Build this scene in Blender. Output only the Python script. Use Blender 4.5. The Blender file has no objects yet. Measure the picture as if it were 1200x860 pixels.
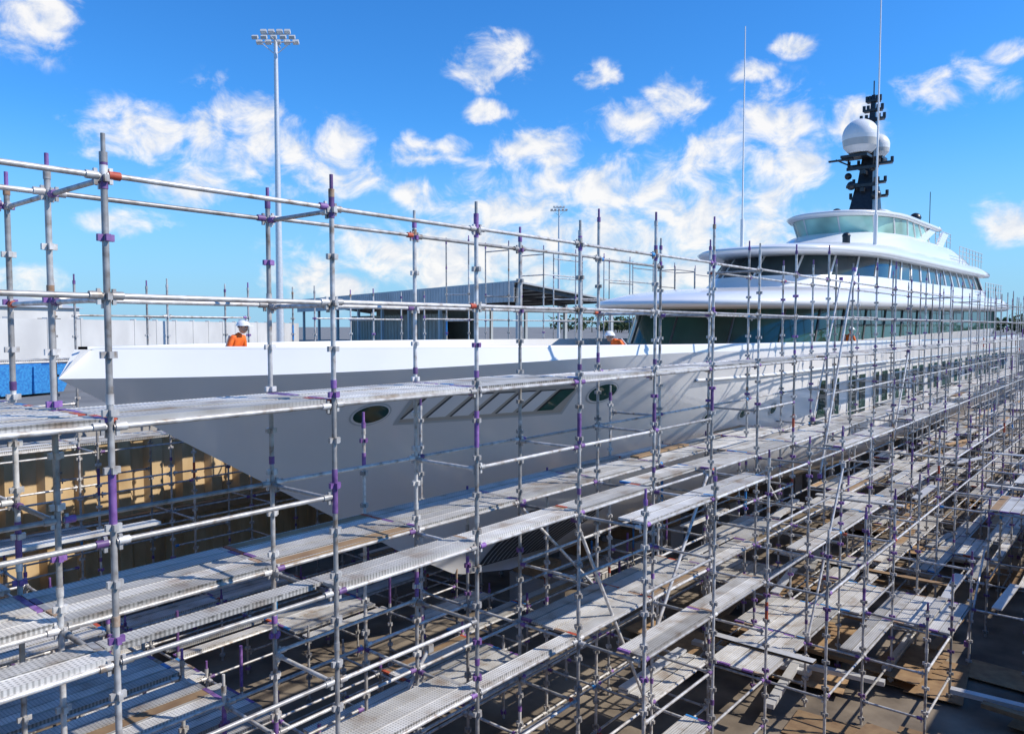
import bpy, math, random
from mathutils import Vector, Matrix
random.seed(11)
R=random.random
sc=bpy.context.scene
col=sc.collection
sc.view_settings.view_transform='Standard'; sc.view_settings.look='None'; sc.view_settings.exposure=0
ALPHA=40.0
ca,sa=math.cos(math.radians(ALPHA)),math.sin(math.radians(ALPHA))
def fr(depth,lat,z):           # survey coords (forward, right) -> world
    return (ca*depth+sa*lat, sa*depth-ca*lat, z)

# ---------------------------------------------------------------- materials
def new_mat(name):
    m=bpy.data.materials.new(name); m.use_nodes=True
    nt=m.node_tree; b=nt.nodes['Principled BSDF']
    return m,nt,b
def N(nt,t,**k):
    n=nt.nodes.new(t)
    for a,v in k.items(): setattr(n,a,v)
    return n
def ramp(nt,src,stops):
    r=N(nt,'ShaderNodeValToRGB'); e=r.color_ramp.elements
    while len(e)<len(stops): e.new(0.5)
    for i,(p,c) in enumerate(stops):
        e[i].position=p; e[i].color=(c[0],c[1],c[2],1)
    nt.links.new(src,r.inputs[0]); return r
def noisy(name,c1,c2,scale=3,rough=.6,metal=0,bump=0,detail=6,rnd=False,coat=0,stretch=None,c3=None):
    m,nt,b=new_mat(name)
    tc=N(nt,'ShaderNodeTexCoord'); n=N(nt,'ShaderNodeTexNoise'); n.inputs['Scale'].default_value=scale; n.inputs['Detail'].default_value=detail
    if stretch:
        mp=N(nt,'ShaderNodeMapping'); mp.inputs['Scale'].default_value=stretch
        nt.links.new(tc.outputs['Object'],mp.inputs[0]); nt.links.new(mp.outputs[0],n.inputs[0])
    else: nt.links.new(tc.outputs['Object'],n.inputs[0])
    st=[(.3,c1),(.7,c2)]
    if c3: st=[(.28,c3),(.42,c1),(.7,c2)]
    r=ramp(nt,n.outputs[0],st); out=r.outputs[0]
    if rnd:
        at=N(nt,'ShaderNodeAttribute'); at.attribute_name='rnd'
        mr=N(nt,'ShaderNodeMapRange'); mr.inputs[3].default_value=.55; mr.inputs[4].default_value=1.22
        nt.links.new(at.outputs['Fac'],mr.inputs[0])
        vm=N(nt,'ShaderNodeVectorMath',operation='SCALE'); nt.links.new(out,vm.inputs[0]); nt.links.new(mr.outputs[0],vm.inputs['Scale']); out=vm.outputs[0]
    nt.links.new(out,b.inputs['Base Color'])
    b.inputs['Roughness'].default_value=rough; b.inputs['Metallic'].default_value=metal
    b.inputs['Coat Weight'].default_value=coat
    if bump:
        bp=N(nt,'ShaderNodeBump'); bp.inputs['Strength'].default_value=bump; bp.inputs['Distance'].default_value=.02
        nt.links.new(n.outputs[0],bp.inputs['Height']); nt.links.new(bp.outputs[0],b.inputs['Normal'])
    return m
GALV=noisy('galvanised_steel',(.44,.42,.40),(.66,.65,.63),9,.42,.2,rnd=True,c3=(.28,.22,.17))
PURP=noisy('purple_paint',(.14,.06,.22),(.27,.14,.38),12,.5,0,rnd=True)
BLUE=noisy('blue_paint',(.02,.13,.4),(.05,.3,.6),12,.5)
RUST=noisy('rusty_steel',(.25,.14,.08),(.42,.33,.25),15,.8)
RED=noisy('red_paint',(.40,.05,.03),(.5,.12,.05),12,.6)
ALU=noisy('aluminium',(.58,.58,.58),(.7,.7,.7),5,.35,.3)
WHITE=noisy('white_gloss_paint',(.77,.755,.735),(.82,.805,.785),.5,.16,coat=.45)  # tan tint puts some of the hull side's shade into the colour
BULW=noisy('bulwark_sunlit_white',(.79,.785,.77),(.84,.835,.82),.7,.22,coat=.3)  # same white paint as the hull, lighter copy for the sunlit bulwark
SUPER=noisy('superstructure_white',(.78,.78,.775),(.82,.82,.815),.5,.22,coat=.3)
TEAK=noisy('deck_teak',(.3,.2,.12),(.42,.3,.18),8,.7)
BLACK=noisy('black_paint',(.012,.013,.016),(.03,.032,.036),6,.35)
DGREY=noisy('dark_grey',(.06,.06,.065),(.1,.1,.1),6,.5)
CONC=noisy('concrete',(.36,.34,.31),(.46,.44,.41),.6,.9,bump=.3)
CONCL=noisy('precast_concrete',(.48,.48,.47),(.62,.62,.60),.3,.85)
TAN=noisy('tan_dock_wall',(.52,.36,.18),(.72,.55,.33),1.2,.9,bump=.4,stretch=(1,1,.35),c3=(.33,.21,.11))
FLOOR=noisy('dock_floor_concrete',(.15,.12,.09),(.30,.25,.19),.8,.85,bump=.4,c3=(.06,.05,.04))
ASPH=noisy('yard_asphalt',(.14,.14,.14),(.24,.24,.23),.3,.9)
PLY=noisy('plywood',(.28,.17,.09),(.42,.28,.15),4,.8,rnd=True)
CLAD=noisy('grey_cladding',(.42,.44,.44),(.52,.54,.54),.4,.5)
BEIGE=noisy('shed_beige_wall',(.42,.38,.32),(.52,.48,.42),.6,.8)  # plain beige of the shed wall, also backs the hull slots
ORNG=noisy('hivis_orange',(.85,.13,.015),(.95,.2,.02),8,.7)
NAVY=noisy('navy_trousers',(.02,.025,.05),(.03,.04,.08),8,.8)
SKIN=noisy('skin',(.5,.3,.2),(.56,.34,.24),8,.5)
HELM=noisy('helmet_plastic',(.78,.78,.78),(.82,.82,.82),3,.3)
SILV=noisy('reflective_tape',(.6,.6,.58),(.7,.7,.68),8,.3)
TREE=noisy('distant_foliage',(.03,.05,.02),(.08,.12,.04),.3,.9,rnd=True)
RADOME=noisy('radome_white',(.78,.77,.74),(.82,.81,.78),2,.3)
BAND=noisy('radome_band',(.5,.48,.43),(.56,.54,.5),2,.4)
def plank_mat():
    m,nt,b=new_mat('perforated_steel_plank')
    tc=N(nt,'ShaderNodeTexCoord'); n=N(nt,'ShaderNodeTexNoise'); n.inputs['Scale'].default_value=2.2; n.inputs['Detail'].default_value=8
    nt.links.new(tc.outputs['Object'],n.inputs[0])
    r=ramp(nt,n.outputs[0],[(.28,(.38,.30,.23)),(.44,(.58,.555,.51)),(.72,(.76,.75,.72))])
    at=N(nt,'ShaderNodeAttribute'); at.attribute_name='rnd'
    mr=N(nt,'ShaderNodeMapRange'); mr.inputs[3].default_value=.6; mr.inputs[4].default_value=1.15
    nt.links.new(at.outputs['Fac'],mr.inputs[0])
    vo=N(nt,'ShaderNodeTexVoronoi'); vo.inputs['Scale'].default_value=22; vo.inputs['Randomness'].default_value=0
    m2=N(nt,'ShaderNodeMapRange'); m2.inputs[1].default_value=.2; m2.inputs[2].default_value=.36; m2.inputs[3].default_value=.55; m2.inputs[4].default_value=1
    mp=N(nt,'ShaderNodeMapping'); mp.inputs['Scale'].default_value=(1,1,0); nt.links.new(tc.outputs['Object'],mp.inputs[0]); nt.links.new(mp.outputs[0],vo.inputs['Vector'])
    nt.links.new(vo.outputs['Distance'],m2.inputs[0])
    mu=N(nt,'ShaderNodeMath',operation='MULTIPLY'); nt.links.new(mr.outputs[0],mu.inputs[0]); nt.links.new(m2.outputs[0],mu.inputs[1])
    vm=N(nt,'ShaderNodeVectorMath',operation='SCALE'); nt.links.new(r.outputs[0],vm.inputs[0]); nt.links.new(mu.outputs[0],vm.inputs['Scale'])
    nt.links.new(vm.outputs[0],b.inputs['Base Color']); b.inputs['Roughness'].default_value=.5; b.inputs['Metallic'].default_value=.1
    return m
PLANK=plank_mat()
def glass(name,c,rough=.03,ior=1.5,coat=0.0):
    m,nt,b=new_mat(name); b.inputs['Roughness'].default_value=rough
    b.inputs['IOR'].default_value=ior; b.inputs['Coat Weight'].default_value=coat
    n=N(nt,'ShaderNodeTexNoise'); n.inputs['Scale'].default_value=.5
    tc=N(nt,'ShaderNodeTexCoord'); nt.links.new(tc.outputs['Object'],n.inputs[0])
    r=ramp(nt,n.outputs[0],[(.35,c),(.7,tuple(x*2.2 for x in c))]); nt.links.new(r.outputs[0],b.inputs['Base Color'])
    return m
GLASS=glass('green_tinted_glass',(.018,.05,.04))
GLASSB=glass('dark_bridge_glass',(.016,.03,.034))
SCREEN=glass('pale_green_windscreen',(.25,.42,.36),coat=.3)

# ---------------------------------------------------------------- mesh builder
class MB:
    def __init__(s): s.v=[];s.f=[];s.m=[];s.r=[];s.sm=[]
    def add(s,vs,fs,mat=0,rnd=None,smooth=False):
        if rnd is None: rnd=R()
        o=len(s.v); s.v+= [tuple(p) for p in vs]
        for f in fs:
            s.f.append(tuple(i+o for i in f)); s.m.append(mat); s.r.append(rnd); s.sm.append(smooth)
    def tube(s,p,q,r,n=8,mat=0,rnd=None,r2=None,caps=True):
        p=Vector(p);q=Vector(q);d=(q-p)
        if d.length<1e-6: return
        d.normalize(); a=d.cross(Vector((0,0,1)) if abs(d.z)<.9 else Vector((1,0,0))).normalized(); b=d.cross(a)
        if r2 is None:r2=r
        if rnd is None: rnd=R()
        vs=[];
        for c,rr in((p,r),(q,r2)):
            for i in range(n):
                t=2*math.pi*i/n; vs.append(c+a*math.cos(t)*rr+b*math.sin(t)*rr)
        s.add(vs,[(i,(i+1)%n,n+(i+1)%n,n+i) for i in range(n)],mat,rnd,True)
        if caps: 
            s.add(vs[:n],[tuple(range(n))[::-1]],mat,rnd); s.add(vs[n:],[tuple(range(n))],mat,rnd)
    def box(s,c,h,mat=0,rnd=None,rot=None):
        c=Vector(c); vs=[]
        for x in(-1,1):
            for y in(-1,1):
                for z in(-1,1):
                    p=Vector((x*h[0],y*h[1],z*h[2]))
                    if rot: p=rot@p
                    vs.append(c+p)
        s.add(vs,[(0,1,3,2),(4,6,7,5),(0,4,5,1),(2,3,7,6),(0,2,6,4),(1,5,7,3)],mat,rnd)
    def sphere(s,c,r,mat=0,nu=20,nv=12,sq=(1,1,1),v0=0,v1=1):
        vs=[];fs=[]
        for j in range(nv+1):
            th=math.pi*(v0+(v1-v0)*j/nv)
            for i in range(nu):
                t=2*math.pi*i/nu
                vs.append((c[0]+r*sq[0]*math.sin(th)*math.cos(t),c[1]+r*sq[1]*math.sin(th)*math.sin(t),c[2]+r*sq[2]*math.cos(th)))
        for j in range(nv):
            for i in range(nu): fs.append((j*nu+i,(j+1)*nu+i,(j+1)*nu+(i+1)%nu,j*nu+(i+1)%nu))
        s.add(vs,fs,mat,.5,True)
    def obj(s,name,mats,parent=None):
        me=bpy.data.meshes.new(name); me.from_pydata(s.v,[],s.f)
        for m in mats: me.materials.append(m)
        me.polygons.foreach_set('material_index',s.m); me.polygons.foreach_set('use_smooth',s.sm)
        a=me.attributes.new('rnd','FLOAT','FACE'); a.data.foreach_set('value',s.r)
        me.update(); o=bpy.data.objects.new(name,me); col.objects.link(o)
        if parent: o.parent=parent
        return o
def empty(name,loc=(0,0,0),rz=0):
    e=bpy.data.objects.new(name,None); e.location=loc; e.rotation_euler[2]=rz; e.empty_display_size=.3; col.objects.link(e); return e

# ---------------------------------------------------------------- hull definition
YC=14.5; ZK=-7.2; XE=78.
def lerp(a,b,t): return a+(b-a)*t
def sm(t): t=max(0,min(1,t)); return t*t*(3-2*t)
def zs(X): return -.40-.008*(min(X,50)-5)
def zkn(X): return zs(X)-.50+.34*sm((X-6)/13)
STEM=[(-7.2,17.2),(-6.8,14.9),(-5.8,13.0),(-4.6,11.1),(-3.15,8.75),(-1.8,6.6),(-.9,5.1),(1,5.1)]
def Xst(z):
    if z<=STEM[0][0]: return STEM[0][1]
    for (a,xa),(b,xb) in zip(STEM,STEM[1:]):
        if z<=b: return lerp(xa,xb,(z-a)/(b-a))
    return 5.1
def hbv(X,v):
    v=max(0,min(1,v)); X0=Xst(ZK+v*(zkn(5)-ZK)); s=max(0,X-X0)
    L=26.5-9.2*v; p=1.55+.55*v; g=1-(1-min(v/.46,1))**2.6
    return 5.5*g*(1-(1-min(s/L,1))**p)
def hb(X,z):
    k=zkn(X); h=hbv(X,(z-ZK)/(k-ZK))
    if z>k: h=max(0,h-.3*(z-k)*sm((22-X)/10))
    return h
def inhull(X,Y,z,m=.3):
    if z<ZK-m or z>zs(X)+m: return False
    if X<Xst(z)-m: return False
    return abs(Y-YC)<hb(X+m,min(z+m,zkn(X)))+m

yacht=empty('motor_yacht')
def grid_surface(mb,rows,mat=0,flip=False):
    nu=len(rows[0]); vs=[p for r in rows for p in r]; fs=[]
    for j in range(len(rows)-1):
        for i in range(nu-1):
            a=j*nu+i; q=(a,a+1,a+nu+1,a+nu)
            fs.append(q[::-1] if flip else q)
    mb.add(vs,fs,mat,.5,True)
mb=MB(); NU=90; NV=40
for side in(-1,1):
    rows=[]
    for j in range(NV+1):
        v=j/NV; v=v**1.25; X0=Xst(ZK+v*(zkn(5)-ZK)); row=[]
        for i in range(NU+1):
            u=(i/NU)**1.8; X=X0+(XE-X0)*u; z=ZK+v*(zkn(X)-ZK)
            row.append((X,YC+side*hbv(X,v),z))
        rows.append(row)
    grid_surface(mb,rows,0,side>0)
mb.obj('hull_shell',[WHITE],yacht)
def dkz(X): return zs(X)-.4 if X<7.6 else zs(X)-1.15
mb=MB()
for side in(-1,1):
    rows=[[],[],[],[]]; inner=[[],[]]; cap=[[],[],[]]
    for i in range(NU+1):
        u=(i/NU)**1.8; X=5.1+(XE-5.1)*u
        k=zkn(X); t=zs(X); h0=hbv(X,1)
        for q in range(4):
            z=lerp(k,t,q/3); dx=.33*(q/3)*sm((9-X)/4)
            rows[q].append((X+dx,YC+side*(h0-(.3*(z-k)*sm((22-X)/10) if q else -0.001)),z))
        xt=X+.33*sm((9-X)/4); ht=max(0,h0-.3*(t-k)*sm((22-X)/10))
        w=.2; xi=max(xt,5.43+w)
        cap[0].append((xt,YC+side*ht,t)); cap[1].append((xt,YC+side*ht,t+.05)); cap[2].append((xi,YC+side*max(0,ht-w),t+.05))
        zb=dkz(X)-.05
        inner[0].append((xi,YC+side*max(0,ht-w),t+.05)); inner[1].append((max(xi,Xst(zb)+.05),YC+side*max(0,min(ht-w,hb(X,zb)-.03)),zb))
    grid_surface(mb,rows,0,side>0); grid_surface(mb,cap,0,side>0); grid_surface(mb,inner,0,side<0)
mb.obj('bulwark',[BULW],yacht)
mb=MB(); rows=[[],[]]
for i in range(NU+1):
    X=5.9+(XE-5.9)*i/NU
    for k,s in((0,-1),(1,1)): rows[k].append((X,YC+s*max(0,min(hb(X,zs(X))-.1,hb(X,dkz(X))-.02)),dkz(X)))
grid_surface(mb,rows,0,True); 
mb.add([(XE,YC-5.5,zs(XE)),(XE,YC+5.5,zs(XE)),(XE,YC+5.5,-5),(XE,YC,ZK),(XE,YC-5.5,-5)],[(0,1,2,3,4)],1,.5)
mb.obj('weather_deck',[TEAK,WHITE],yacht)

def hull_patch(mb,Xa,Xb,za,zb,mat=0,off=.015,nx=6,nz=4,slant=0,shape=None):
    rows=[]
    for j in range(nz+1):
        row=[]
        for i in range(nx+1):
            a=i/nx*2-1; b=j/nz*2-1
            if shape=='ell':
                a2=a*math.sqrt(1-b*b/2); b2=b*math.sqrt(1-a*a/2); a,b=a2,b2
            X=lerp(Xa,Xb,(a+1)/2)+slant*b; z=lerp(za,zb,(b+1)/2)
            row.append((X,YC-hb(X,z)-off,z+off*.2))
        rows.append(row)
    grid_surface(mb,rows,mat)
mb=MB()
def port(X,z,w,h):
    hull_patch(mb,X-w-.06,X+w+.06,z-h-.06,z+h+.06,2,.012,12,12,shape='ell')
    hull_patch(mb,X-w-.03,X+w+.03,z-h-.03,z+h+.03,1,.022,12,12,shape='ell')
    hull_patch(mb,X-w,X+w,z-h,z+h,0,.034,12,12,shape='ell')
port(10.35,-1.84,.33,.2); port(15.8,-1.62,.40,.22)
hull_patch(mb,10.95,15.0,-2.12,-1.32,2,.012,20,4)
hull_patch(mb,11.03,14.92,-2.07,-1.37,5,.02,20,4)
x=11.1;k=0
while x<14.5:
    hull_patch(mb,x+.03,x+.46,-1.99,-1.46,4 if k==6 else 3,.026,4,3,slant=.12)
    hull_patch(mb,x+.08,x+.46,-1.99,-1.49,0 if k==6 else 1,.036,4,3,slant=.12)  # white insets paint in the sunlight seen inside the slots
    x+=.53;k+=1
x=27.4; k=0
while x<70:
    hull_patch(mb,x-.08,x+.93,-3.78,-1.82,1,.014,3,4); hull_patch(mb,x,x+.85,-3.7,-1.9,0,.026,3,4)
    x+=1.35 if k%2==0 else 2.0; k+=1
for x in (20.5,22.2,23.9): port(x,-2.6,.16,.16)
hull_patch(mb,15.9,18.8,-6.75,-5.0,3,.012,12,8,slant=.25)
for i in range(15):
    x=16.0+i*.185; hull_patch(mb,x,x+.05,-6.7,-5.05,2,.05,1,8,slant=.25)
mb.obj('hull_openings',[GLASS,SUPER,CLAD,DGREY,BLACK,BEIGE],yacht)
mb=MB(); rows=[[],[],[]]
for i in range(80):
    X=19+(XE-19)*i/79; z=-1.45-.004*(X-17)
    for k,(dz,o) in enumerate(((.05,.0),(0,.07),(-.05,0))): rows[k].append((X,YC-hb(X,z+dz)-o,z+dz))
grid_surface(mb,rows,0,True)
mb.obj('rubbing_strake',[WHITE],yacht)

# ---------------------------------------------------------------- superstructure
SL=.012
def outline(Xf,Xe,w,Ln,pw=.8,n=22):
    pts=[]
    for i in range(n+1):
        t=math.pi/2*i/n
        pts.append((Xf+Ln*(1-math.cos(t)),-w*math.sin(t)**pw))
    for i in range(1,13): pts.append((lerp(Xf+Ln,Xe,i/12),-w))
    half=pts
    return half[::-1]+[ (x,-y) for x,y in half[1:]]
def loft(mb,secs,mat=0,cap=True,smooth=True):
    rows=[]
    for (z,Xf,Xe,w,Ln) in secs:
        rows.append([(x,YC+y,z+SL*(x-22)) for x,y in outline(Xf,Xe,w,Ln)])
    nu=len(rows[0]); vs=[p for r in rows for p in r]; fs=[]
    for j in range(len(rows)-1):
        for i in range(nu-1):
            a=j*nu+i; fs.append((a,a+1,a+nu+1,a+nu)[::-1])
        fs.append((j*nu,j*nu+nu,(j+1)*nu+nu-1,j*nu+nu-1))
    mb.add(vs,fs,mat,.5,smooth)
    if cap:
        mb.add(rows[-1],[tuple(range(nu))[::-1]],mat,.5); mb.add(rows[0],[tuple(range(nu))],mat,.5)
def mullions(mb,sec0,sec1,xs_every,mat,r=.035,off=.01):
    a=outline(*sec0[1:]); b=outline(*sec1[1:])
    acc=0;prev=None
    for i,(p,q) in enumerate(zip(a,b)):
        if prev is not None: acc+=math.dist(p,prev)
        prev=p
        if acc>xs_every or i==0:
            acc=0
            mb.tube((p[0],YC+p[1]*1.003,sec0[0]+SL*(p[0]-22)),(q[0],YC+q[1]*1.003,sec1[0]+SL*(q[0]-22)),r,4,mat)
mb=MB()
XA=74
loft(mb,[(-1.6,27.0,XA,4.0,7),(-.75,26.9,XA,4.2,7)],0)
g0=(-.75,26.8,XA,4.2,7); g1=(.66,27.6,XA,4.15,7)
loft(mb,[g0,g1],1,False)
mullions(mb,g0,g1,2.1,3,.05)
loft(mb,[(.60,26.6,XA+1,4.5,7.5),(.66,25.3,XA+1,4.95,8.5),(.80,24.9,XA+1,5.1,8.8),(.98,25.2,XA+1,5.1,8.8),(1.28,27.2,XA+1,4.95,8.6),(1.5,29.8,XA,4.75,8.4),(1.62,33,XA,4.5,8)],0)
loft(mb,[(1.55,33.8,70,4.25,7.5),(2.0,34.6,70,4.1,7.3),(2.2,34.8,70,4.05,7.2)],0)
g0=(2.2,34.8,69,4.05,7.2); g1=(3.2,36.1,68,3.85,7)
loft(mb,[g0,g1],2,False); mullions(mb,g0,g1,1.6,4,.06)
loft(mb,[(3.16,35,69,3.95,7.2),(3.21,33.6,70,4.3,8),(3.34,33.3,70,4.38,8.2),(3.5,33.8,70,4.35,8),(3.75,36.2,69,4.1,7.6),(4.0,39,68,3.7,7)],0)
loft(mb,[(3.95,42,67,3.6,7),(4.4,43,65,3.45,6.6),(4.85,44.2,62,3.25,6.2),(5.0,45,61,3.1,6)],0)
g0=(5.0,45.3,56,2.95,5); g1=(5.85,44.7,54,3.05,5)
loft(mb,[g0,g1],5,False); mullions(mb,g0,g1,1.8,0,.05)
loft(mb,[(5.85,44.9,57,2.85,5),(5.9,44.1,58,3.2,5.6),(6.02,43.9,58,3.3,5.7),(6.15,44.3,58,3.2,5.6),(6.25,45.8,57,2.8,5.4)],0)
loft(mb,[(5.0,56,60,1.9,1.5),(6.0,54.5,58.5,1.8,1.5),(6.9,53,57,1.3,1.5),(7.1,52.5,56,1.0,1.4)],0)
for s in(-1,1):
    for (x0,x1) in((52,57),(57.5,60.5)):
        mb.add([(x0,YC+s*3.05,5.1),(x0+1.6,YC+s*3.05,5.1),(x1+.6,YC+s*3.1,6.4),(x1-1.2,YC+s*3.1,6.4),
                (x0,YC+s*2.9,5.1),(x0+1.6,YC+s*2.9,5.1),(x1+.6,YC+s*2.95,6.4),(x1-1.2,YC+s*2.95,6.4)],
               [(0,1,2,3),(7,6,5,4),(0,4,5,1),(1,5,6,2),(2,6,7,3),(3,7,4,0)],0)
mb.obj('superstructure',[SUPER,GLASS,GLASSB,DGREY,SUPER,SCREEN],yacht)
mb=MB()
for s in(-1,1):
    for (zz,X0,X1,w) in((4.05,60,69,4.0),(1.75,66,74,4.7),(5.15,58,63,2.9)):
        x=X0
        while x<X1:
            b=zz+SL*(x-22); mb.tube((x,YC+s*w,b-.2),(x,YC+s*w,b+.95),.025,6); x+=1.2
        for h in(.35,.65,.95): mb.tube((X0,YC+s*w,zz+h+SL*(X0-22)),(X1,YC+s*w,zz+h+SL*(X1-22)),.022,6)
mb.obj('guard_rails',[ALU],yacht)
mb=MB()
mx,my=53.3,14.5
def slab(z0,x0,hw0,hl0,z1,x1,hw1,hl1,mat=0):
    vs=[]
    for z,x,hw,hl in((z0,x0,hw0,hl0),(z1,x1,hw1,hl1)):
        vs+=[(x-hl,my-hw,z),(x+hl,my-hw,z),(x+hl,my+hw,z),(x-hl,my+hw,z)]
    mb.add(vs,[(0,1,5,4),(1,2,6,5),(2,3,7,6),(3,0,4,7),(4,5,6,7),(3,2,1,0)],mat)
slab(6.9,52.2,.75,1.1,9.0,52.7,.5,.8); slab(9.0,52.7,.45,.7,11.2,53.2,.32,.5); slab(11.2,53.2,.3,.45,13.4,53.5,.24,.3)
slab(13.4,53.5,.18,.2,14.9,53.6,.1,.12)
mb.tube((53.6,my,14.9),(53.6,my,15.8),.04,6)
for z,hw in((8.3,1.1),(9.2,.95),(10.4,1.3),(13.3,.7),(13.9,.55),(14.5,.4)):
    mb.box((52.9+(z-8)*.1,my,z),(.22,hw,.07)); 
    for q in(-1,-.55,.55,1): mb.tube((52.9+(z-8)*.1,my+q*hw,z),(52.9+(z-8)*.1,my+q*hw,z+.35),.1,8)
for z in(8.6,9.7): mb.box((52,my,z),(.55,.12,.12)); mb.box((51.5,my,z+.25),(.08,.95,.09))
mb.box((51.9,my+.5,10.75),(.6,.8,.08)); mb.box((53.4,my-.3,10.75),(.6,.5,.08)); mb.box((51.6,my+1.35,10.6),(.1,.75,.05))
mb.tube((52.3,15.6,10.75),(52.3,15.6,10.2),.06,6); mb.tube((52,16.3,10.75),(52.6,14.9,10.0),.05,6)
for (x,y,z,r) in((51.5,15.15,8.9,.28),(51.6,13.7,8.2,.3),(52,15.5,9.6,.22),(51.8,14,9.9,.2)): mb.sphere((x,y,z),r,0)
for (x,y,z,r) in((51.8,14.75,11.85,1.08),(54.6,14.45,11.75,.72)):
    mb.sphere((x,y,z+.12),r,1,28,10,(1,1,1),0,.5)
    mb.tube((x,y,z-.12),(x,y,z+.12),r*.985,28,1,r2=r); mb.tube((x,y,z-.5*r),(x,y,z-.12),r*.93,28,2,r2=r*.985); mb.tube((x,y,z-.85*r),(x,y,z-.5*r),r*.62,28,1,r2=r*.93)
    mb.tube((x,y,z-.85*r-.25),(x,y,z-.85*r),r*.35,16,0)
mb.tube((34.6,15.0,3.4),(34.6,15.0,13.8),.05,6,1,r2=.025); mb.tube((34.6,15.0,3.4),(34.6,15.0,5.0),.09,8,1)
mb.tube((41.5,11.0,3.6),(41.5,11.0,18.5),.06,6,1,r2=.025); mb.tube((41.5,11,3.5),(41.5,11,5.6),.1,8,1)
mb.tube((61,12.6,5.2),(61,12.6,9.5),.025,6,0); mb.tube((58,15.5,5.2),(58,15.5,12),.025,6,0)
for (x,y,z,r) in((54.6,12.1,6.9,.36),(47,14.6,6.6,.3),(39.5,11.8,4.4,.2)):
    mb.sphere((x,y,z),r,0,16,8,(1,1,1),0,.5); mb.tube((x,y,z-.7),(x,y,z),r*.9,14,0)
mb.obj('radar_mast',[BLACK,RADOME,BAND],yacht)

# ---------------------------------------------------------------- scaffolding
scaf=empty('scaffolding')
TR=.029
LV=[1.31,.27,-.88,-1.92,-3.02,-4.05,-5.10,-6.1,-7.1,-8.05]
DECK={2,4,6,8}
X0=2.89; BX=2.4; FL=-8.6
COLS=list(range(-4,30)); cx=lambda i:X0+BX*i
JS=list(range(-2,16))
ROWS=dict(zip(JS,[.95,2.17,3.4,4.63,5.85,7.07,8.3,9.53,10.76,12.0,13.25,14.5,15.75,17.0,18.25,19.5,20.75,22.0]))
def top(i,j):
    X=cx(i);Y=ROWS[j]
    if j<0: return -3.4 if i>=8 else None
    if j<=2:
        if i<(6,5,3)[j]: return None
        return [-5.8,-4.0,-2.6][j]+(0 if i<9 else 0.9)
    if j in(3,4):
        if i<4: return 1.52
        return 1.75+.35*((i*7+j)%3)/2
    if j>=14: return 1.15 if i<8 else 3.4
    if X>23 and 5<=j<=13: return None
    if i<=-1: return 1.5
    if i==0: return 1.5 if j==5 else -.6
    t=-4.85 if j<13 else -2.2
    if i>=2 and 6<=j<13: t=-6.9
    if i>=2 and j==5: t=-3.05
    if (i,j) in((2,5),(3,6),(5,5)): t=-1.5
    z=FL+.1
    while z<t:
        if inhull(X,Y,z,.35): break
        z+=.15
    if z<t: t=z-.4
    return t if t>-7.8 else None
T={}
for i in COLS:
    for j in JS: T[i,j]=top(i,j)
std=MB(); led=MB(); trs=MB(); plk=MB(); brc=MB()
for (i,j),t in T.items():
    if t is None: continue
    X=cx(i)+random.uniform(-.025,.025);Y=ROWS[j]+random.uniform(-.025,.025)
    rr=R()
    z=FL
    while z<t-.01:
        z2=min(t,z+random.choice([2,2,3])); 
        std.tube((X,Y,z),(X,Y,z2),TR,10,0); 
        std.tube((X,Y,z2-.09),(X,Y,z2+.005 if z2<t else z2),TR+.006,10,random.choice([0,0,1,1,1,3]) if R()<.8 else 0)
        z=z2
    std.tube((X,Y,t),(X,Y,t+.16),TR*.72,8,random.choice([0,1,1]))
    far=(X*ca+Y*sa)
    if far<34:
        z=LV[0]-.02
        while z>FL:
            if z<t-.05:
                mt=random.choice([0,0,0,0,0,1])
                for a in range(4):
                    dx,dy=((1,0),(0,1),(-1,0),(0,-1))[a]
                    std.box((X+dx*.048,Y+dy*.048,z),(.022 if dx else .02,.022 if dy else .02,.03),mt,rr)
            z-=.513
    for rep in range(2):
        if R()<.4:
            zz=random.uniform(max(FL,-6),max(FL+1,min(t-.6,0))); std.tube((X,Y,zz),(X,Y,min(t,zz+random.uniform(.08,.8))),TR+.003+.001*rep,10,random.choice([1,1,1,1,2,3,4]))
    if j==3 and 0<=i<6:
        for zz,L_ in((random.uniform(-2.2,-1.6),.5),(1.2,.28)): std.tube((X,Y,zz),(X,Y,zz+L_),TR+.005,10,1)
def ends(mb,p,q,L=.1):
    p=Vector(p);q=Vector(q);d=(q-p).normalized()
    for a,s in((p,1),(q,-1)):
        mt=random.choice([1]*12+[4,2]) if R()<.3 else 0
        mb.tube(a+d*s*.045,a+d*s*(.045+L),TR+.009,8,mt,caps=True)
        mb.box(a+d*s*.065+Vector((0,0,-.01)),(.015,.015,.07),0)
for i in COLS:
    for j in JS:
        Y=ROWS[j]
        t=T[i,j]
        if t is None: continue
        X=cx(i)
        for k,z in enumerate(LV+([2.3,3.2] if j>=14 else [])):
            n=T.get((i+1,j))
            if n is not None and z<min(t,n)-.05 and not inhull(X+1.2,Y,z,.12):
                pr=.97 if k in DECK or (j in(3,4) and k<2) else (.8 if j in (3,4) else .45)
                if R()<pr:
                    z1=z+random.uniform(-.012,.012); led.tube((X+.03,Y,z1),(X+BX-.03,Y,z1+random.uniform(-.01,.01)),TR*.9,8,0,caps=False)
                    if X+Y<34: ends(led,(X,Y,z1),(X+BX,Y,z1))
            n=T.get((i,j+1))
            if n is not None and z<min(t,n)-.05 and not inhull(X,Y+.6,z,.12):
                pr=.97 if k in DECK else .4
                if j==3 and k==0 : pr=1 if i in(0,) else .2
                if R()<pr:
                    trs.tube((X,Y+.03,z-.03),(X,ROWS[j+1]-.03,z-.03),TR*.9,8,0,caps=False)
                    if X+Y<28: ends(trs,(X,Y,z-.03),(X,ROWS[j+1],z-.03))
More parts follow.
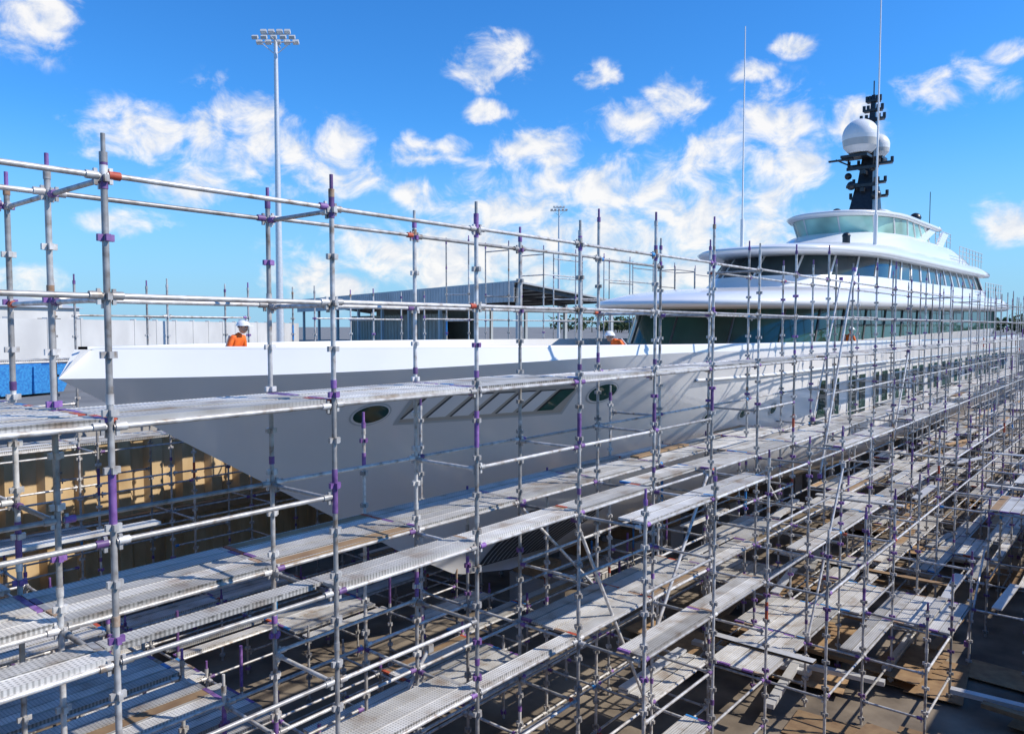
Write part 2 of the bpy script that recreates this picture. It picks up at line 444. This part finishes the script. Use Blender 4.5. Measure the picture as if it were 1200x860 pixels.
def deck(i,j,z,nmax=5,skip=.1,q0=0):
    Xa=cx(i); Ya=ROWS[j]; W=ROWS[j+1]-Ya; w=W/5
    for q in range(q0,5):
        if q>=nmax+q0 or R()<skip: continue
        y=Ya+w*(q+.5)+random.uniform(-.006,.006); zz=z+.045+random.uniform(0,.014); L=BX/2-.02
        if inhull(Xa+1.2,y,z,.25): continue
        rn=R(); yw=random.uniform(-.006,.006); rot=Matrix.Rotation(yw,3,'Z')
        pm=6 if (R()<.05 and not (j==3 and z>-3.5)) else 0
        plk.box((Xa+BX/2,y,zz),(L-.05,w/2-.01,.012),pm,rn,rot)
        for s in(-1,1): plk.box((Xa+BX/2,y+s*(w/2-.016),zz-.016),(L-.05,.006,.032),0,rn*.8,rot)
        mt=random.choice([1,1,1,0,2,3,7]) if R()<.55 else 4
        for s in(-1,1): plk.box((Xa+BX/2+s*(L-.02),y,zz-.004),(.032,w/2-.012,.02),mt,rn,rot)
for i in COLS:
    for j in JS[:-1]:
        a=[T.get((p,q)) for p in(i,i+1) for q in(j,j+1)]
        if any(v is None for v in a): 
            if not (j==4 and i<10): continue
        m=min([v for v in a if v is not None]); X=cx(i)
        for k in DECK:
            z=LV[k]
            if z>m-.02: 
                if not (j==4 and k==4 and 0<=i<10): continue
            if inhull(X+1.2,(ROWS[j]+ROWS[j+1])/2,z,.45): continue
            if k==2:
                if j==3: deck(i,j,z,5 if i<3 else 3,.03)
                elif i<0 and j>3: deck(i,j,z,5,.25)
                elif j==14: deck(i,j,z,5,.1)
            elif k==4:
                if j==3: deck(i,j,z,(2 if i<4 else (3 if i%3 else 5)),.05)
                elif j==4: deck(i,j,z,5,.05)
                elif j<3 : 
                    if R()<.45: deck(i,j,z,2,.1)
                elif i<0 and R()<.5: deck(i,j,z,5,.06)
                elif j>=14: deck(i,j,z,5,.1)
            elif k==6:
                if j in(0,1): continue
                if j>3 and 2<=i<=9: continue
                if R()<(.6 if j>3 else .88): deck(i,j,z,random.choice([2,3,5,5]),.1)
            else:
                if R()<(.5 if j>2 else .82): deck(i,j,z,random.choice([2,3,5]),.1)
for i in range(0,10):
    if T.get((i,5)) is None or T[i,5]<LV[4]: trs.tube((cx(i),7.1,LV[4]-.03),(cx(i),9.56,LV[4]-.03),TR*.9,8,0)
for n in range(80):
    i=random.randint(-1,18); j=random.choice([-1,0,1,2,3,4,5,6]); 
    if T.get((i,j)) is None: continue
    k=random.choice([4,6,8,8]); z=LV[k]+.1
    if z>T[i,j]: continue
    if j>4 and i>1: continue
    if j==3 and k==4: continue
    if inhull(cx(i)+1.2,ROWS[j]+.6,z,.5): continue
    ang=random.choice([0,math.pi/2,random.uniform(-.3,.3)]); rot=Matrix.Rotation(ang,3,'Z')
    plk.box((cx(i)+1.2,ROWS[j]+.6,z+.02*R()),(1.2,.11,.02),random.choice([0,0,5,6]),None,rot)
def brace(p,q,r=TR): 
    brc.tube(p,q,r,8,0,1.0); 
    for a in(p,q): brc.box(a,(.05,.05,.06),1 if R()<.4 else 0)
brace((24.2,6.98,1.7),(21.5,6.98,-4.1),.035); brace((14.6,6.98,-3.0),(12.3,6.98,-5.9),.033)
brace((19.6,5.8,-3.4),(17.3,5.8,-7.0),.03); brace((27.0,8.2,1.6),(24.5,8.2,-2.9),.03); brace((31.0,6.98,-.9),(28.6,6.98,-4.9),.033)
brace((5.3,7.14,-5.0),(7.6,7.14,-8.0),.03); brace((10.1,7.14,-3.1),(12.4,7.14,-7.0),.03); brace((8,8.37,-4.9),(5.4,8.37,-7.9),.03)
for i in range(3,28,4):
    brace((cx(i)+BX,8.36,LV[6]),(cx(i),8.36,LV[4]))
for i in range(8,28,4): brace((cx(i),3.45,LV[9]),(cx(i)+BX,3.45,LV[7]))
mats=[GALV,PURP,BLUE,RUST,RED]
std.obj('standards',mats,scaf); led.obj('ledgers',mats,scaf); trs.obj('transoms',mats,scaf); brc.obj('braces',mats,scaf)
plk.obj('deck_planks',[PLANK,PURP,BLUE,RUST,GALV,ALU,PLY,RED],scaf)

# ---------------------------------------------------------------- dock and ground
QZ=-2.7; DX0,DX1,DY0,DY1=-9,96,-2.5,24.2
mb=MB()
B=4000
for (a,b,c,d) in((-B,-B,B,DY0),(-B,DY1,B,B),(-B,DY0,DX0,DY1),(DX1,DY0,B,DY1)):
    mb.add([(a,b,QZ),(c,b,QZ),(c,d,QZ),(a,d,QZ)],[(0,1,2,3)],0,.5)
mb.obj('ground',[ASPH])
dock=empty('dry_dock')
mb=MB(); mb.add([(DX0,DY0,FL),(DX1,DY0,FL),(DX1,DY1,FL),(DX0,DY1,FL)],[(0,1,2,3)],0,.5); mb.obj('dock_floor',[FLOOR],dock)
mb=MB()
def pile(y,s):
    x=DX0; pts=[]
    while x<DX1:
        for dx,dy in((0,0),(.35,0),(.5,.22),(.85,.22)): pts.append((min(x+dx,DX1),y+s*dy))
        x+=1.0
    vs=[(p[0],p[1],FL) for p in pts]+[(p[0],p[1],QZ-.55) for p in pts]; n=len(pts)
    mb.add(vs,[(q,q+1,n+q+1,n+q) for q in range(n-1)],0,.5)
pile(DY1-.25,1); pile(DY0+.25,-1)
for y in(DY1,DY0): mb.box(((DX0+DX1)/2,y,QZ-.27),((DX1-DX0)/2,.32,.28),1)
mb.box((DX0-.3,(DY0+DY1)/2,(QZ+FL)/2),(.3,(DY1-DY0)/2+.3,(QZ-FL)/2-.01),1); mb.box((DX1+.3,(DY0+DY1)/2,(QZ+FL)/2),(.3,(DY1-DY0)/2+.3,(QZ-FL)/2-.01),1)
mb.box(((DX0+DX1)/2,DY1-.35,-5.9),((DX1-DX0)/2,.1,.15),2)
mb.obj('dock_walls',[TAN,CONC,PLY],dock)
mb=MB()
x=18.5
while x<76:
    mb.box((x,YC,FL+.5),(.5,.7,.5),0); mb.box((x,YC,(FL+1+ZK)/2),(.45,.6,(ZK-FL-1)/2-.01),1); x+=2.6
mb.obj('keel_blocks',[CONC,PLY],dock)
mb=MB()
for n in range(90):
    X=random.uniform(3,45);Y=random.uniform(0,10)
    rot=Matrix.Rotation(random.uniform(-.15,.15)+random.choice([0,math.pi/2]),3,'Z')
    if R()<.5: mb.box((X,Y,FL+.02+.004*n),(1.2,.6,.009),0,None,rot)
    else: mb.box((X,Y,FL+.35+.1*R()),(1.5,.1,.05),random.choice([0,1]),None,rot)
mb.obj('plywood_sheets',[PLY,ALU],dock)

# ---------------------------------------------------------------- yard objects
def flood(name,loc,H,lean=0):
    e=empty(name,loc,math.radians(-50))
    m=MB(); m.tube((0,0,0),(0,0,H),.33,16,0,.7,r2=.16); m.box((0,0,.1),(.5,.5,.1),1); m.obj('pole',[ALU,CONC],e)
    m=MB()
    m.tube((-1.6,0,H),(1.6,0,H),.06,8,0); m.tube((-1.1,0,H+.65),(1.1,0,H+.65),.06,8,0)
    m.tube((0,0,H-.2),(0,0,H+.8),.1,8,0)
    for s in(-1,1): m.tube((s*.2,0,H-.9),(s*1.3,0,H),.04,6,0); m.tube((s*.8,0,H),(s*.8,0,H+.65),.04,6,0)
    m.tube((0,-1.3,H),(0,1.3,H),.05,8,0)
    for zz,xs in((0,(-1.55,-.8,0,.8,1.55)),(.65,(-1.0,-.35,.35,1.0))):
        for x in xs:
            for y in((.3,-.3) if zz==0 else (0,)):
                rot=Matrix.Rotation(math.radians(-35 if y>=0 else 35),3,'X')
                m.box((x,y*1.9,H+zz+.2),(.24,.17,.13),1,.8,rot)
                m.box(Vector((x,y*1.9,H+zz+.2))+rot@Vector((0,0,-.14)),(.2,.14,.012),2,.8,rot)
    m.obj('lamp_array',[ALU,CLAD,RADOME],e)
flood('floodlight_tower',fr(66,-19.9,QZ),26.6)
flood('floodlight_tower',fr(165,10,QZ),27.3)
shed=empty('open_sided_shed')
A=Vector(fr(90,.6,0)); u=Vector((ca*.83-sa*.56,sa*.83+ca*.56,0)).normalized(); w=Vector((ca*.56+sa*.83,sa*.56-ca*.83,0)).normalized()
def SP(a,b,z): return A+u*a+w*b+Vector((0,0,z))
def sbox(mb,a0,a1,b0,b1,z00,z01,z10,z11,mat=0):
    vs=[SP(a,b,z) for a in(a0,a1) for b,zz in((b0,(z00,z10)),(b1,(z01,z11))) for z in zz]
    mb.add(vs,[(0,1,3,2),(4,6,7,5),(0,4,5,1),(2,3,7,6),(0,2,6,4),(1,5,7,3)],mat)
mb=MB()
LS=76; WS=15
sbox(mb,-.4,LS,-.4,WS,5.15,3.15,5.35,3.35,0)
mb.obj('roof',[CLAD],shed)
mb=MB()
n=0;a=0
while a<LS:
    sbox(mb,a,a+.6,-.46,-.40,2.9,2.9,5.2,5.2,0); sbox(mb,a+.6,a+.8,-.52,-.40,2.9,2.9,5.2,5.2,0); a+=.8
mb.obj('fascia_cladding',[CONCL],shed)
mb=MB()
for a in(0,9.5,19,28.5,38,47.5,57,66.5,75):
    for b in(.1,WS-.5): sbox(mb,a,a+.45,b,b+.4,QZ,QZ,5.1 if b<1 else 3.2,5.1 if b<1 else 3.2,0)
    sbox(mb,a+.1,a+.3,0,WS,4.6,2.6,5.1,3.1,1)
for b in(1,3.2,5.4,7.6,9.8,12,14): 
    z=5.1-2*b/15.4; sbox(mb,0,LS,b,b+.15,z-.3,z-.3,z,z,1)
mb.obj('steel_frame',[CLAD,DGREY],shed)
mb=MB()
a=24
while a<60: sbox(mb,a,a+.9,4.0,4.1,QZ,QZ,1.9,1.9,0); sbox(mb,a+.9,a+1.2,3.9,4.1,QZ,QZ,1.9,1.9,0); a+=1.2
sbox(mb,24,60,9,9.2,QZ,QZ,3.4,3.4,0)
mb.obj('inner_wall',[BEIGE],shed)
def wall(name,P,Q,z0,z1,mat):
    P=Vector(P);Q=Vector(Q);d=(Q-P);L=d.length;d.normalize();n=int(L/4); ang=math.atan2(d.y,d.x); rot=Matrix.Rotation(ang,3,'Z')
    m=MB()
    for i in range(n):
        c=P+d*(i+.5)*L/n; m.box((c.x,c.y,(z0+z1)/2),(L/n/2-.03,.12,(z1-z0)/2),0,None,rot)
        c=P+d*i*L/n; m.box((c.x,c.y,(z0+z1)/2+.05),(.15,.18,(z1-z0)/2+.05),0,None,rot)
    return m.obj(name,[mat])
wall('concrete_wall',fr(34,-30,0),fr(115,-32,0),QZ,.5,CONCL)
e=empty('white_warehouse'); mb=MB()
p=fr(95,-72,0)
rot=Matrix.Rotation(math.radians(25),3,'Z')
mb.box((p[0],p[1],QZ+2.6),(14,9,2.6),0,None,rot); mb.obj('walls',[CONCL],e)
mb=MB(); vs=[Vector(p)+rot@Vector(q)+Vector((0,0,QZ+5.2)) for q in((-14.5,-9.5,0),(14.5,-9.5,0),(14.5,9.5,0),(-14.5,9.5,0),(-14.5,0,1.6),(14.5,0,1.6))]
mb.add(vs,[(0,1,5,4),(2,3,4,5),(0,4,3),(1,2,5),(3,2,1,0)],0); mb.obj('roof',[CLAD],e)
mb=MB()
for q in(-9,0,9):
    c=Vector(p)+rot@Vector((q,-9.03,0)); mb.box((c.x,c.y,QZ+1.9),(1.8,.03,1.9),0,None,rot)
mb.obj('roller_doors',[DGREY],e)
e=empty('blue_skip_bin',fr(30,-19.4,QZ),math.radians(20)); mb=MB()
vs=[(-1.3,-.9,.1),(1.3,-.9,.1),(1.3,.9,.1),(-1.3,.9,.1),(-1.9,-.95,1.2),(1.9,-.95,1.2),(1.9,.95,1.2),(-1.9,.95,1.2),(-1.8,-.88,1.2),(1.8,-.88,1.2),(1.8,.88,1.2),(-1.8,.88,1.2),(-1.25,-.85,.2),(1.25,-.85,.2),(1.25,.85,.2),(-1.25,.85,.2)]
mb.add(vs,[(3,2,1,0),(0,1,5,4),(1,2,6,5),(2,3,7,6),(3,0,4,7),(4,5,9,8),(5,6,10,9),(6,7,11,10),(7,4,8,11),(8,9,13,12),(9,10,14,13),(10,11,15,14),(11,8,12,15),(12,13,14,15)],0)
for x in(-.8,0,.8):
    for y in(-.97,.97): mb.box((x,y,.65),(.05,.05,.5),0)
mb.obj('bin_body',[BLUE],e)
mb=MB()
for n in range(150):
    az=math.radians(random.uniform(-8,36.5)); D=random.uniform(330,470)
    h=random.uniform(4,8); cxx,cyy=D*math.cos(az),D*math.sin(az)
    mb.tube((cxx,cyy,QZ),(cxx,cyy,QZ+h*.6),.3,5,0,.1,r2=.1)
    for k in range(70):
        a=R()*6.28; rr=h*.7*R()**.5; zz=QZ+h*.25+R()*h*.75; s=random.uniform(.4,1.1)
        c=Vector((cxx+rr*math.cos(a),cyy+rr*math.sin(a),zz)); d1=Vector((R()-.5,R()-.5,R()-.5)).normalized()*s; d2=Vector((R()-.5,R()-.5,R()-.5)).normalized()*s
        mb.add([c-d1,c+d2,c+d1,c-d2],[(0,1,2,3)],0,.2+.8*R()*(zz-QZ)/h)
mb.obj('distant_trees',[TREE])

# ---------------------------------------------------------------- people
def skin_obj(name,chain_pts,edges,radii,root,mats,matfn,parent):
    me=bpy.data.meshes.new(name); me.from_pydata(chain_pts,edges,[]); o=bpy.data.objects.new(name,me); col.objects.link(o); o.parent=parent
    for m in mats: me.materials.append(m)
    md=o.modifiers.new('Skin','SKIN'); sv=me.skin_vertices[0].data if me.skin_vertices else None
    if sv is None:
        bpy.context.view_layer.objects.active=o; sv=me.skin_vertices[0].data
    for i,r in enumerate(radii): sv[i].radius=(r,r) if not isinstance(r,tuple) else r; 
    sv[root].use_root=True; md.use_smooth_shade=True
    s=o.modifiers.new('Sub','SUBSURF'); s.levels=1; s.render_levels=2
    dg=bpy.context.evaluated_depsgraph_get(); ev=o.evaluated_get(dg); m2=bpy.data.meshes.new_from_object(ev)
    o.modifiers.clear(); o.data=m2
    m2.materials.clear()
    for m in mats: m2.materials.append(m)
    for p in m2.polygons: p.material_index=matfn(p.center); p.use_smooth=True
    return o
def worker(loc,rz,bend=25,armfwd=.3):
    e=empty('construction_worker',loc,rz)
    b=math.radians(bend)
    def T_(x,y,z):
        dz=z-.92; return (x*math.cos(b)+dz*math.sin(b), y, .92+dz*math.cos(b)-x*math.sin(b))
    P=[(0,0,.95),T_(0,0,1.12),T_(0,0,1.32),T_(0,0,1.43),T_(.01,0,1.52)]
    Rr=[(.15,.13),(.135,.12),(.16,.125),(.09,.08),.055]
    E=[(0,1),(1,2),(2,3),(3,4)]
    hands=[]
    for s in(-1,1):
        o=len(P)
        el=T_(.08,s*.27,1.12); hd=(el[0]+.2,s*.22,el[2]-.14)
        P+=[T_(0,s*.17,1.4),el,hd]; Rr+=[.065,.048,.033]; E+=[(2,o),(o,o+1),(o+1,o+2)]
        hands.append((Vector(hd),s))
        o=len(P); P+=[(0,s*.09,.86),(.03,s*.11,.48),(-.02,s*.12,.1),(.12,s*.13,.05)]; Rr+=[.095,.062,.047,.04]; E+=[(0,o),(o,o+1),(o+1,o+2),(o+2,o+3)]
    def mf(c):
        if c.z<.14: return 2
        return 0 if c.z>.9 else 1
    skin_obj('body',P,E,Rr,0,[ORNG,NAVY,BLACK],mf,e)
    for hp,s in hands:
        pts=[hp,hp+Vector((.05,0,-.03))]; ed=[(0,1)]; rr=[.03,.036]
        for q in range(4):
            o=len(pts); base=hp+Vector((.075,(q-1.5)*.02,-.045)); L=[.028,.034,.031,.024][q]
            pts+=[base,base+Vector((L,0,-.012)),base+Vector((L*1.5,0,-.04))]; rr+=[.012,.009,.008]; ed+=[(1,o),(o,o+1),(o+1,o+2)]
        o=len(pts); pts+=[hp+Vector((.04,-s*.035,-.03)),hp+Vector((.075,-s*.05,-.05))]; rr+=[.012,.009]; ed+=[(1,o),(o,o+1)]
        skin_obj('hand',[tuple(p) for p in pts],ed,rr,0,[SKIN],lambda c:0,e)
    hc=Vector(T_(.04,0,1.64)); m=MB()
    m.sphere(hc,.1,0,20,14,(1.0,.8,1.2)); m.sphere(hc+Vector((.1,0,-.01)),.018,0,8,6,(1,.8,1.5))
    for s in(-1,1):
        m.sphere(hc+Vector((.085,s*.035,.015)),.012,2,8,6); m.sphere(hc+Vector((0,s*.083,0)),.025,0,8,6,(.7,.3,1.2))
    m.box(hc+Vector((.092,0,-.05)),(.006,.025,.004),3); m.sphere(hc+Vector((-.02,0,.02)),.104,3,16,8,(1,.84,1.1),0,.55)
    m.obj('head',[SKIN,SKIN,BLACK,NAVY],e)
    m=MB(); m.sphere(hc+Vector((0,0,.04)),.14,0,22,8,(1.05,.9,.85),0,.5); m.tube(hc+Vector((0,0,.035)),hc+Vector((0,0,.047)),.155,22,0); m.box(hc+Vector((.15,0,.04)),(.05,.08,.006),0)
    m.box(hc+Vector((0,0,.158)),(.11,.018,.008),0)
    m.obj('hard_hat',[HELM],e)
    m=MB()
    for s in(-1,1):
        p0=Vector(T_(-.12,s*.1,1.0)); p1=Vector(T_(-.135,s*.1,1.38)); m.tube(p0,p1,.022,6,0)
    m.obj('reflective_strips',[SILV],e)
worker((8.5,14.8,zs(9)-1.15),math.radians(-70),24)
worker((18.4,11.3,zs(18)-1.15),math.radians(160),48)
worker((33.0,9.7,zs(33)-1.15),math.radians(-20),12)

# ---------------------------------------------------------------- light, sky
SE=math.radians(42); sd=Vector((.50,-.866,0)).normalized()
sdir=Vector((sd.x*math.cos(SE),sd.y*math.cos(SE),math.sin(SE)))
L=bpy.data.lights.new('sun','SUN'); L.energy=5.0; L.angle=math.radians(.5); L.color=(1,.93,.83)
lo=bpy.data.objects.new('sun',L); lo.rotation_euler=sdir.to_track_quat('Z','Y').to_euler(); col.objects.link(lo)
W=bpy.data.worlds.new('World'); sc.world=W; W.use_nodes=True; nt=W.node_tree
bg=nt.nodes['Background']; bg.inputs[1].default_value=.145
sky=N(nt,'ShaderNodeTexSky'); sky.sky_type='NISHITA'; sky.sun_disc=False; sky.sun_elevation=SE; sky.sun_rotation=math.atan2(sd.x,sd.y); sky.air_density=1.0; sky.dust_density=.1; sky.ozone_density=2.0
hs=N(nt,'ShaderNodeHueSaturation'); hs.inputs['Saturation'].default_value=1.2; hs.inputs['Value'].default_value=1.0
nt.links.new(sky.outputs[0],hs.inputs['Color'])
tint=N(nt,'ShaderNodeVectorMath',operation='MULTIPLY'); nt.links.new(hs.outputs[0],tint.inputs[0]); tint.inputs[1].default_value=(.42,.95,1.4)
tc=N(nt,'ShaderNodeTexCoord'); sx=N(nt,'ShaderNodeSeparateXYZ'); nt.links.new(tc.outputs['Generated'],sx.inputs[0])
def M(op,a,b=None,c=None):
    n=N(nt,'ShaderNodeMath',operation=op)
    for k,v in enumerate((a,b,c)):
        if v is None: continue
        if isinstance(v,(int,float)): n.inputs[k].default_value=v
        else: nt.links.new(v,n.inputs[k])
    return n.outputs[0]
az=M('ARCTAN2',sx.outputs[1],sx.outputs[0]); el=M('ARCSINE',sx.outputs[2])
az=M('MULTIPLY',az,57.2958); el=M('MULTIPLY',el,57.2958)
hz=N(nt,'ShaderNodeMapRange',interpolation_type='SMOOTHSTEP'); nt.links.new(el,hz.inputs[0]); hz.inputs[1].default_value=15; hz.inputs[2].default_value=-1; hz.inputs[3].default_value=0; hz.inputs[4].default_value=.92
hm=N(nt,'ShaderNodeMix',data_type='RGBA'); nt.links.new(hz.outputs[0],hm.inputs[0]); nt.links.new(tint.outputs[0],hm.inputs[6]); hm.inputs[7].default_value=(2.3,4.1,5.9,1)
cb=N(nt,'ShaderNodeCombineXYZ'); nt.links.new(az,cb.inputs[0]); nt.links.new(el,cb.inputs[1])
def noise(scale,det,off,st=(1,1.3,1),rough=.6):
    mp=N(nt,'ShaderNodeMapping'); mp.inputs['Location'].default_value=off; mp.inputs['Scale'].default_value=st
    nt.links.new(cb.outputs[0],mp.inputs[0]); n=N(nt,'ShaderNodeTexNoise'); n.inputs['Scale'].default_value=scale; n.inputs['Detail'].default_value=det; n.inputs['Roughness'].default_value=rough; n.inputs['Distortion'].default_value=.4
    nt.links.new(mp.outputs[0],n.inputs[0]); return n.outputs[0]
n1=noise(.32,11,(3,7,0)); n2=noise(.32,11,(3.4,6.2,0))
CL=[(35,25,80,50),(160,160,80,40),(275,160,65,60),(375,190,90,50),(230,215,60,30),(575,78,50,34),(635,178,58,32),(735,150,50,30),(505,236,45,28),(570,137,35,16),
(640,255,170,75),(760,250,140,75),(560,300,210,65),(860,215,105,70),(905,150,60,50),(930,185,50,30),(1110,105,75,28),(1000,150,40,35),(790,120,40,30),(925,60,30,14),(930,285,100,55),(1180,258,50,32),(1165,70,30,16),(20,340,70,34),(400,325,95,36),(150,265,60,20),(880,90,30,14),(830,310,170,55),(310,130,35,22),(500,180,60,20),(700,95,30,16),
(-300,120,150,60),(-600,200,200,80),(1600,150,140,60),(2000,220,200,70)]
mx_=None
for (px,py,rx,ry) in CL:
    a=math.degrees(math.atan((px-600)/900)); ac=ALPHA-a; ec=math.degrees(math.atan((383-py)/900*math.cos(math.radians(a))))
    k=math.cos(math.radians(a)); rxd=rx/900*57.3*k*k; ryd=ry/900*57.3*k
    s1=N(nt,'ShaderNodeVectorMath',operation='SUBTRACT'); nt.links.new(cb.outputs[0],s1.inputs[0]); s1.inputs[1].default_value=(ac,ec,0)
    s2=N(nt,'ShaderNodeVectorMath',operation='MULTIPLY'); nt.links.new(s1.outputs[0],s2.inputs[0]); s2.inputs[1].default_value=(1/rxd,1/ryd,0)
    s3=N(nt,'ShaderNodeVectorMath',operation='LENGTH'); nt.links.new(s2.outputs[0],s3.inputs[0])
    d=M('SUBTRACT',1.3,s3.outputs['Value'])
    mx_=d if mx_ is None else M('MAXIMUM',mx_,d)
mx_=M('MINIMUM',M('MAXIMUM',mx_,0),.85)
dens=M('ADD',M('MULTIPLY',mx_,.75),M('MULTIPLY',n1,2.2))
mr=N(nt,'ShaderNodeMapRange',interpolation_type='SMOOTHSTEP'); nt.links.new(dens,mr.inputs[0]); mr.inputs[1].default_value=1.28; mr.inputs[2].default_value=1.95
gate=N(nt,'ShaderNodeMapRange'); nt.links.new(mx_,gate.inputs[0]); gate.inputs[2].default_value=.4
fac=M('MULTIPLY',M('MULTIPLY',mr.outputs[0],gate.outputs[0]),.95)
shade=N(nt,'ShaderNodeMapRange'); nt.links.new(M('SUBTRACT',n1,n2),shade.inputs[0]); shade.inputs[1].default_value=-.14; shade.inputs[2].default_value=.1
cc=N(nt,'ShaderNodeMix',data_type='RGBA'); nt.links.new(shade.outputs[0],cc.inputs[0]); cc.inputs[6].default_value=(4.9,5.3,6.0,1); cc.inputs[7].default_value=(6.9,6.8,6.7,1)
mi=N(nt,'ShaderNodeMix',data_type='RGBA'); nt.links.new(fac,mi.inputs[0]); nt.links.new(hm.outputs[2],mi.inputs[6]); nt.links.new(cc.outputs[2],mi.inputs[7])
nt.links.new(mi.outputs[2],bg.inputs[0])

# ---------------------------------------------------------------- camera
cam=bpy.data.cameras.new('camera'); cam.lens=27; cam.sensor_width=36; cam.clip_end=9000; cam.clip_start=.05
co=bpy.data.objects.new('camera',cam); col.objects.link(co)
f=Vector((ca,sa,-math.tan(math.radians(3.0)))).normalized()
co.rotation_euler=f.to_track_quat('-Z','Y').to_euler()
sc.camera=co
